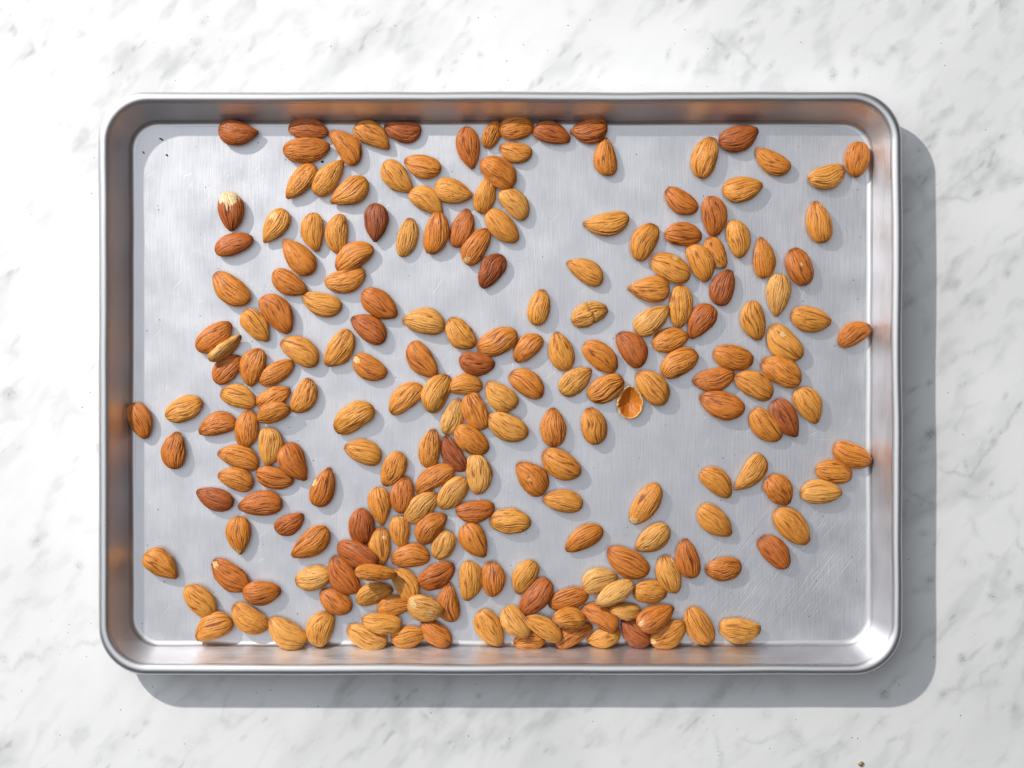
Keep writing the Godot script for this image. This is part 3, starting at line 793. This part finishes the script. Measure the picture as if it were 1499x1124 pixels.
	almond(181.5, 5.2, -119.7, 22.2, 13.9, 8.0, -0.293, -2, -1, 2.00, "yellow almond pointing right, touching the one in the back right corner")
	almond(198.8, 5.6, -129.3, 20.7, 14.7, 8.8, 1.707, 0, 3, 3.10, "brown almond pointing down, leaning in the back right corner")
	almond(176.7, 5.8, -93.3, 24.6, 14.7, 9.2, -1.784, 1, -8, 2.30, "golden almond pointing up, upright and evenly grooved below the back right corner")
	almond(144.9, 5.2, -72.8, 24.1, 13.4, 7.9, -1.654, 0, 10, 2.50, "golden almond pointing up, upright above the palest almond on the right")
	almond(165.5, 5.9, -67.5, 22.7, 15.5, 9.4, -1.932, 0, 10, 3.10, "brown almond pointing up, with a tiny chip, right side", [Vector3(1.06, -0.0, 0.8)])
	almond(153.3, 5.7, -51.2, 24.9, 14.3, 9.1, 1.667, -1, 1, 1.20, "pale almond pointing down, palest of the right side, standing upright")
	almond(139.4, 5.4, -36.4, 23.2, 14.7, 8.2, 1.380, -2, -8, 2.00, "yellow almond pointing down, left and below of the palest on the right side")
	almond(172.2, 5.6, -37.4, 23.7, 14.7, 8.7, 0.204, -1, 8, 2.10, "golden almond pointing right, alone right of the palest on the right side")
	almond(197.1, 5.0, -28.7, 21.2, 12.6, 7.7, -0.514, 1, 2, 3.10, "brown almond pointing upper right, touching the right wall halfway along")
	almond(157.0, 5.9, -23.4, 25.5, 16.7, 9.4, -2.312, 0, -2, 2.10, "golden almond pointing upper left, with a white spot near its narrow end", [Vector3(5.11, 2.3, 1.6)])
	almond(127.3, 5.7, -15.3, 23.7, 14.7, 9.1, 0.204, 0, 4, 2.80, "orange almond pointing right, top of the right ring")
	almond(116.4, 4.9, -3.0, 24.6, 13.5, 7.4, 2.928, 2, 5, 3.00, "brown almond pointing left, left point of the right ring")
	almond(155.0, 6.3, -7.1, 25.8, 16.3, 10.0, -2.588, -2, -11, 2.70, "orange almond pointing upper left, at the upper right of the right ring")
	almond(139.5, 5.7, 0.6, 24.5, 15.1, 9.1, -2.649, 2, -2, 2.00, "yellow almond pointing upper left, in the middle of the right ring")
	almond(120.8, 5.9, 11.8, 27.2, 16.3, 9.4, -2.843, -2, 6, 3.20, "brown almond pointing left, pitted and broad, lower left of the right ring")
	almond(170.8, 6.0, 12.2, 22.8, 15.1, 9.6, 1.076, -1, 2, 1.90, "yellow almond pointing lower right, right end of the right ring")
	almond(157.4, 5.8, 19.9, 24.6, 15.5, 9.2, 1.042, -0, 7, 4.00, "reddish almond pointing lower right, shiny reddish one in the right ring")
	almond(146.0, 5.8, 23.8, 23.2, 14.7, 9.0, 0.834, 1, 11, 2.20, "golden almond pointing lower right, bottom of the right ring beside a reddish one")
	almond(195.8, 5.6, 40.9, 23.7, 14.3, 8.9, 0.418, 0, 3, 2.70, "orange almond pointing lower right, against the right wall in the lower half")
	almond(185.4, 5.2, 50.6, 21.6, 13.9, 7.9, 0.168, -1, -9, 2.50, "golden almond pointing right, in the middle of the right wall trio")
	almond(178.1, 5.7, 62.2, 24.0, 14.3, 9.0, -0.033, 2, -11, 1.60, "yellow almond pointing right, lowest of the right wall trio")
	almond(153.8, 6.1, 61.0, 19.8, 15.9, 9.9, 0.943, -1, -0, 3.00, "brown almond pointing lower right, short smooth one beside the right wall trio")
	almond(137.4, 4.9, 51.8, 25.6, 13.5, 7.5, 2.268, -1, -6, 1.70, "yellow almond pointing lower left, long pale one left of the short smooth one")
	almond(118.1, 5.1, 56.7, 22.4, 13.9, 7.8, 0.747, 0, 10, 2.00, "yellow almond pointing lower right, left of the long pale one at lower right")
	almond(116.9, 5.5, 78.9, 24.4, 15.1, 8.6, 0.739, 1, 2, 2.20, "golden almond pointing lower right, darkly pitted, alone in the lower right")
	almond(161.3, 6.0, 81.8, 26.8, 16.3, 9.5, 0.796, 1, -4, 2.40, "golden almond pointing lower right, large smooth one in the lower right")
	almond(151.4, 5.3, 96.7, 23.5, 14.7, 8.2, -2.320, -2, -8, 3.70, "reddish almond pointing upper left, lowest right one of the open lower right")
	almond(121.9, 5.3, 106.5, 21.1, 13.9, 8.2, 3.008, 1, -5, 3.00, "brown almond pointing left, sideways, alone left of the scuffed corner")
	almond(131.3, 5.7, 141.5, 24.0, 14.7, 8.9, 0.050, 1, 10, 1.90, "yellow almond pointing right, last on the right along the front wall")
	almond(107.8, 5.7, 139.3, 24.2, 15.5, 9.1, 1.033, 0, 7, 2.30, "golden almond pointing lower right, second from the right along the front wall")
	almond(101.2, 5.2, 100.6, 23.4, 13.9, 8.1, -1.795, 0, 1, 3.00, "brown almond pointing up, upright brown one above the front heap's right end")
	almond(90.4, 5.1, 109.9, 22.8, 13.9, 8.0, -1.893, 1, -1, 2.00, "yellow almond pointing up, upright golden one above the front heap's right end", [Vector3(7.47, 5.0, 1.2)])
	almond(80.9, 5.7, 89.1, 23.3, 14.7, 9.0, 2.539, -1, -9, 1.80, "yellow almond pointing lower left, with a white dot, above the front heap", [Vector3(3.92, 0.5, 0.8)])
	almond(77.0, 5.5, 69.1, 27.4, 14.3, 8.7, 2.159, -2, 7, 2.00, "yellow almond pointing lower left, with a white cut tip in the open lower right", [Vector3(11.74, 0.2, 2.0)])
	almond(41.3, 5.2, 89.0, 24.8, 13.4, 7.9, 2.598, -1, -9, 2.70, "orange almond pointing lower left, wrinkled one alone in the lower centre")
	almond(66.5, 6.3, 102.5, 27.4, 16.3, 10.2, -2.606, 0, -1, 2.90, "orange almond pointing upper left, large brown one above the front heap")
	almond(50.6, 5.7, 113.0, 21.3, 14.7, 9.1, -0.346, -1, 5, 1.20, "pale almond pointing right, pale one at the top of the front heap")
	almond(58.7, 10.1, 120.3, 25.5, 12.2, 7.4, 2.636, 12, 20, 1.10, "pale almond pointing lower left, smooth pale one lying over the front heap")
	almond(79.5, 5.6, 119.7, 19.7, 13.9, 8.8, 0.000, -2, -5, 1.90, "yellow almond pointing right, right of the smooth pale one over the front heap")
	almond(82.8, 8.7, 134.0, 24.4, 15.4, 9.2, -0.456, -16, -24, 3.30, "brown almond pointing upper right, brown with a white lower edge in the front heap", [Vector3(-10.62, -0.2, 1.6)])
	almond(90.1, 6.0, 144.0, 23.3, 15.1, 9.6, -0.502, 2, 6, 2.50, "golden almond pointing upper right, with a cream base at the right of the front heap", [Vector3(-9.62, -1.7, 1.6)])
	almond(32.5, 5.2, 124.0, 24.1, 13.0, 7.9, 2.872, 1, -9, 2.80, "orange almond pointing left, sideways above a narrow one in the front heap")
	almond(32.4, 10.1, 134.4, 20.0, 13.6, 8.3, -3.122, 12, 40, 2.40, "golden almond pointing left, narrow, over another in the front heap")
	almond(35.4, 5.1, 143.9, 23.8, 13.4, 7.8, -0.471, 0, -9, 2.70, "orange almond pointing upper right, underneath a narrow one at the front wall")
	almond(51.1, 6.4, 133.9, 24.2, 13.8, 8.9, 0.501, 16, -20, 2.90, "orange almond pointing lower right, slanting across the middle of the front heap")
	almond(65.0, 7.3, 130.4, 19.3, 13.0, 7.2, -3.058, 16, 55, 1.50, "yellow almond pointing left, thinnest, on its edge in the front heap")
	almond(53.0, 5.1, 145.7, 20.3, 12.2, 7.9, 2.820, -1, 9, 1.90, "yellow almond pointing left, blunt cut looking one at the front wall")
	almond(71.2, 5.6, 142.9, 21.3, 14.7, 8.9, -2.343, -1, -0, 4.20, "reddish almond pointing upper left, dark red one at the bottom of the front heap")
	almond(-12.8, 5.4, 140.7, 23.7, 15.1, 8.3, 1.039, -2, 6, 2.10, "golden almond pointing lower right, left end of the front wall heap")
	almond(2.4, 7.9, 137.3, 22.2, 15.0, 9.7, 0.888, 16, -24, 1.60, "yellow almond pointing lower right, tan one second from left in the front wall heap")
	almond(10.0, 4.9, 147.5, 18.9, 12.2, 7.4, 2.948, 1, 2, 2.80, "orange almond pointing left, underneath two others at the front wall")
	almond(18.2, 9.3, 140.1, 24.3, 12.2, 7.2, -2.590, 0, 20, 1.80, "yellow almond pointing upper left, slim one leaning over the front wall heap")
	almond(7.5, 5.3, 111.2, 21.4, 13.9, 8.3, 2.060, -1, -7, 1.70, "yellow almond pointing lower left, yellow one above the front wall heap")
	almond(13.6, 5.9, 122.8, 25.5, 15.1, 9.3, 2.290, 2, 10, 3.80, "reddish almond pointing lower left, reddish one above the slim leaner at the front")
	almond(-11.0, 5.7, 112.4, 20.5, 13.9, 8.8, -1.630, 0, -11, 2.90, "orange almond pointing up, orange one standing upright, right of a similar yellow one")
	almond(-24.2, 5.4, 113.4, 23.3, 14.3, 8.4, 1.640, 0, -6, 1.90, "yellow almond pointing down, yellow one standing upright, left of a similar orange one")
	almond(-21.6, 6.1, 90.3, 22.1, 15.5, 9.9, 1.018, 1, 1, 2.80, "orange almond pointing lower right, at the right edge of the lower pile's top")
	almond(-1.0, 5.6, 79.1, 24.1, 14.7, 8.8, -3.075, -1, -5, 1.90, "yellow almond pointing left, touching the centre chain's lower end from the right")
	almond(-21.1, 5.3, 73.0, 22.6, 13.0, 8.3, -0.124, 1, -9, 3.50, "reddish almond pointing right, reddish sideways one at the centre chain's lower end")
	almond(-39.4, 5.2, 92.9, 17.8, 13.4, 8.0, 2.014, -1, -0, 1.60, "yellow almond pointing lower left, small pale one in the lower pile")
	almond(-46.6, 5.9, 82.4, 22.4, 14.7, 9.5, -0.773, -2, 1, 3.20, "brown almond pointing upper right, brown one in the lower pile's top middle")
	almond(-52.2, 5.3, 70.9, 23.8, 14.3, 8.0, -0.738, 1, 10, 1.60, "yellow almond pointing upper right, tan one in the lower pile's top middle")
	almond(-68.5, 5.0, 49.2, 21.7, 13.9, 7.6, 2.051, 0, 3, 2.60, "orange almond pointing lower left, topmost of the lower pile")
	almond(-63.0, 5.4, 63.8, 21.9, 13.9, 8.6, -1.406, -1, 0, 3.10, "brown almond pointing up, smooth one below the topmost of the lower pile")
	almond(-76.0, 5.1, 70.5, 22.6, 13.4, 7.8, 1.446, 1, 8, 2.30, "golden almond pointing down, left of the smooth one in the lower pile")
	almond(-86.6, 6.0, 82.0, 21.3, 15.1, 9.5, 1.552, -2, -10, 4.00, "reddish almond pointing down, dark upright one at the lower pile's left")
	almond(-64.6, 5.0, 85.3, 19.1, 12.2, 7.6, 1.423, -0, 8, 2.00, "yellow almond pointing down, small upright one in the heart of the lower pile")
	almond(-89.0, 7.5, 98.3, 26.4, 15.9, 10.0, 0.437, 16, 24, 4.20, "reddish almond pointing lower right, dark and broad, lying over others in the lower pile")
	almond(-76.2, 4.8, 93.9, 22.9, 13.0, 7.3, -1.536, 1, 7, 2.10, "golden almond pointing up, partly covered upright one in the lower pile", [Vector3(5.79, 2.2, 0.8)])
	almond(-97.4, 5.6, 110.4, 25.2, 15.9, 8.9, -2.141, 0, 4, 3.50, "reddish almond pointing upper left, large reddish one at the left of the lower pile")
	almond(-58.5, 5.0, 99.2, 22.5, 13.9, 7.7, 3.070, 1, 3, 2.80, "orange almond pointing left, sideways in the middle of the lower pile")
	almond(-43.3, 5.5, 110.2, 23.3, 14.3, 8.5, -0.502, 0, 11, 3.50, "reddish almond pointing upper right, brown one at the lower pile's right side")
	almond(-77.7, 15.4, 108.0, 25.1, 12.9, 8.1, 0.079, -16, -62, 2.20, "golden almond pointing right, narrow, on its edge across the lower pile")
	almond(-61.4, 5.1, 115.4, 21.8, 13.9, 7.7, -2.133, -1, 6, 2.10, "golden almond pointing upper left, partly under the edge-standing one in the lower pile")
	almond(-79.5, 5.3, 120.9, 22.4, 13.0, 8.0, -0.327, 0, 25, 1.70, "yellow almond pointing right, pale tilted one in the lower pile's centre")
	almond(-114.5, 5.7, 111.8, 21.0, 14.3, 9.0, 2.911, -1, 9, 1.70, "yellow almond pointing left, yellow one left of the lower pile")
	almond(-101.7, 5.7, 125.2, 20.9, 13.8, 9.0, -2.575, -0, 8, 3.00, "brown almond pointing upper left, below the large reddish one left of the lower pile")
	almond(-115.9, 6.0, 91.7, 26.2, 15.1, 9.6, 2.486, -0, -5, 2.70, "orange almond pointing lower left, alone above the yellow one left of the lower pile")
	almond(-128.0, 4.7, 80.4, 18.7, 12.2, 7.0, -0.492, 1, 10, 3.60, "reddish almond pointing upper right, smallest of the lower left")
	almond(-171.3, 5.3, 65.9, 22.6, 13.4, 8.3, -2.797, 0, -5, 4.00, "reddish almond pointing left, reddish one alone at the lower left")
	almond(-145.1, 5.5, 69.1, 25.7, 14.7, 8.7, 3.064, 1, 5, 3.60, "reddish almond pointing left, long one right of a smaller reddish one, lower left")
	almond(-157.3, 5.3, 87.2, 22.1, 14.7, 8.4, 1.534, -0, -1, 2.40, "golden almond pointing down, with a white tip, lower left", [Vector3(9.61, 1.1, 1.6)])
	almond(-201.7, 5.8, 104.1, 23.1, 15.5, 9.3, 0.650, -1, 2, 2.20, "golden almond pointing lower right, nearest the left wall in the lower left")
	almond(-179.7, 5.6, 124.8, 23.2, 15.1, 8.9, 0.810, 1, 3, 2.00, "yellow almond pointing lower right, above the front left corner one")
	almond(-162.6, 5.4, 110.2, 25.9, 15.1, 8.4, -2.476, -0, -9, 3.40, "brown almond pointing upper left, with a cream tip, lower left", [Vector3(10.17, 0.5, 2.0)])
	almond(-144.0, 6.0, 120.0, 22.1, 14.7, 9.5, -0.073, -2, 9, 3.10, "brown almond pointing right, touching the cream tipped one at lower left")
	almond(-151.3, 5.7, 135.0, 24.2, 15.1, 8.8, -2.544, 1, 9, 2.00, "yellow almond pointing upper left, below the cream tipped one, near the front left corner")
	almond(-172.1, 6.0, 140.3, 23.4, 15.5, 9.6, 2.663, 1, 8, 2.30, "golden almond pointing lower left, nearest the front left corner")
	almond(-129.8, 6.1, 143.2, 25.6, 15.5, 9.7, -2.545, 0, 11, 1.90, "yellow almond pointing upper left, first on the left along the front wall")
	almond(-110.0, 6.1, 140.7, 21.2, 15.5, 9.8, -1.183, -1, 4, 2.00, "yellow almond pointing up, second from the left along the front wall")
	almond(-75.0, 8.4, 137.3, 23.7, 12.6, 8.1, -3.024, 4, 24, 1.90, "yellow almond pointing left, lying over two at the front wall")
	almond(-83.7, 5.5, 145.7, 24.8, 13.4, 8.6, -2.779, -1, -1, 1.50, "yellow almond pointing left, yellow one at the foot of the lower pile")
	almond(-67.7, 5.0, 128.0, 20.6, 12.2, 7.6, -0.117, 1, -3, 2.50, "golden almond pointing right, half covered by a glossy pale one in the lower pile")
	almond(-49.8, 8.9, 128.7, 21.7, 16.3, 10.0, 0.223, 8, 24, 1.40, "yellow almond pointing right, glossy with cream patches, on top of the lower pile", [Vector3(-6.80, -2.5, 2.4), Vector3(3.64, -0.8, 1.2)])
	almond(-36.4, 5.3, 125.8, 22.9, 13.4, 8.2, -1.641, -1, 1, 3.10, "brown almond pointing up, upright brown one behind the glossy pale one")
	almond(-43.9, 5.4, 143.7, 21.2, 13.0, 8.5, -2.491, -0, 2, 3.20, "brown almond pointing upper left, lowest right of the lower pile under a glossy one")
	almond(-59.8, 5.4, 145.3, 20.7, 13.0, 8.4, -0.156, 1, 4, 2.20, "golden almond pointing right, at the foot of the lower pile by the front wall")
	almond(121.7, 5.2, -55.7, 21.6, 14.3, 8.1, -1.249, -0, -0, 4.00, "reddish almond pointing up, reddish one at the right cluster's right side")
	almond(54.3, 5.3, -92.7, 27.0, 13.9, 8.3, 3.008, -0, 4, 1.90, "yellow almond pointing left, wide one alone in the gap right of the upper middle")


# ---------------------------------------------------------------- crumbs

func lump(size: Vector3, seed_value: int, colour: Color) -> ArrayMesh:
	var ball := SphereMesh.new()
	ball.radius = 0.5
	ball.height = 1.0
	ball.radial_segments = 10
	ball.rings = 6
	var f := noise(seed_value, 1.6, 2)
	var a := ball.get_mesh_arrays()
	var v: PackedVector3Array = a[Mesh.ARRAY_VERTEX]
	for i in v.size():
		v[i] = v[i] * (1.0 + 0.5 * f.get_noise_3dv(v[i])) * size * MM
	a[Mesh.ARRAY_VERTEX] = v
	var am := ArrayMesh.new()
	am.add_surface_from_arrays(Mesh.PRIMITIVE_TRIANGLES, a)
	var m := StandardMaterial3D.new()
	m.resource_name = "crumb"
	m.albedo_color = colour.linear_to_srgb()
	m.roughness = 0.8
	am.surface_set_material(0, m)
	return am


func crumb(px: float, py: float, above: float, size: Vector3, turn: float, colour: Color, label: String) -> void:
	var o := mesh_node(lump(size, int(px), colour), "crumb")
	var k := 0.0003883 * (1.222 - above) / 1.2
	o.position = Vector3((px - 749.5) * k, above + size.y * 0.4 * MM, (py - 562.0) * k)
	o.rotation_degrees.y = turn
	tag(o, label, "crumb", "crumbs on the tray and worktop")


func crumbs() -> void:
	var dark := Color(0.03, 0.022, 0.02)
	crumb(236.5, 204, 0.0012, Vector3(3.0, 0.7, 0.9), -30, dark, "largest thin black crumb near the tray's back left corner")
	crumb(210.5, 223.5, 0.0012, Vector3(2.0, 0.6, 0.7), -50, dark, "thin black crumb closest to the tray's left wall")
	crumb(244.5, 227, 0.0012, Vector3(1.5, 0.8, 1.1), -30, dark, "roundish black crumb below the largest thin crumb")
	crumb(472, 237, 0.0012, Vector3(1.7, 0.9, 1.3), 0, dark, "black crumb between three almonds at upper left")
	crumb(1259.5, 1117, 0.0, Vector3(3.0, 1.6, 2.6), 20, Color(0.5, 0.34, 0.16), "small tan crumb alone on the marble in front of the tray")
	# dust-fine dark specks over everything
	var rng := RandomNumberGenerator.new()
	rng.seed = 404
	var st := SurfaceTool.new()
	st.begin(Mesh.PRIMITIVE_TRIANGLES)
	for k in 300:
		var x := rng.randf_range(-285, 285)
		var z := rng.randf_range(-215, 215)
		var in_pan := absf(x - PAN_X) < 208 and absf(z - PAN_Z) < 145
		if not in_pan and absf(x - PAN_X) < 232 and absf(z - PAN_Z) < 170:
			continue
		var r := rng.randf_range(0.2, 0.4)
		var c := Vector3(x, (1.35 if in_pan else 0.05), z)
		var tilt := rng.randf() * TAU
		var ring: Array[Vector3] = []
		for i in 5:
			ring.append(c + Vector3(cos(tilt + i * TAU / 5.0), 0, sin(tilt + i * TAU / 5.0)) * r * rng.randf_range(0.7, 1.2))
		for i in 5:
			for p in [ring[i], ring[(i + 1) % 5], c + Vector3(0, r * 0.8, 0)]:
				st.add_vertex(p * MM)
	st.generate_normals()
	var m := StandardMaterial3D.new()
	m.resource_name = "speck"
	m.albedo_color = Color(0.05, 0.045, 0.04).linear_to_srgb()
	m.roughness = 0.9
	st.set_material(m)
	var o := mesh_node(st.commit(), "specks")
	o.set_meta("kind", "stuff")
	tag(o, "tiny dark specks strewn over marble and tray", "specks")
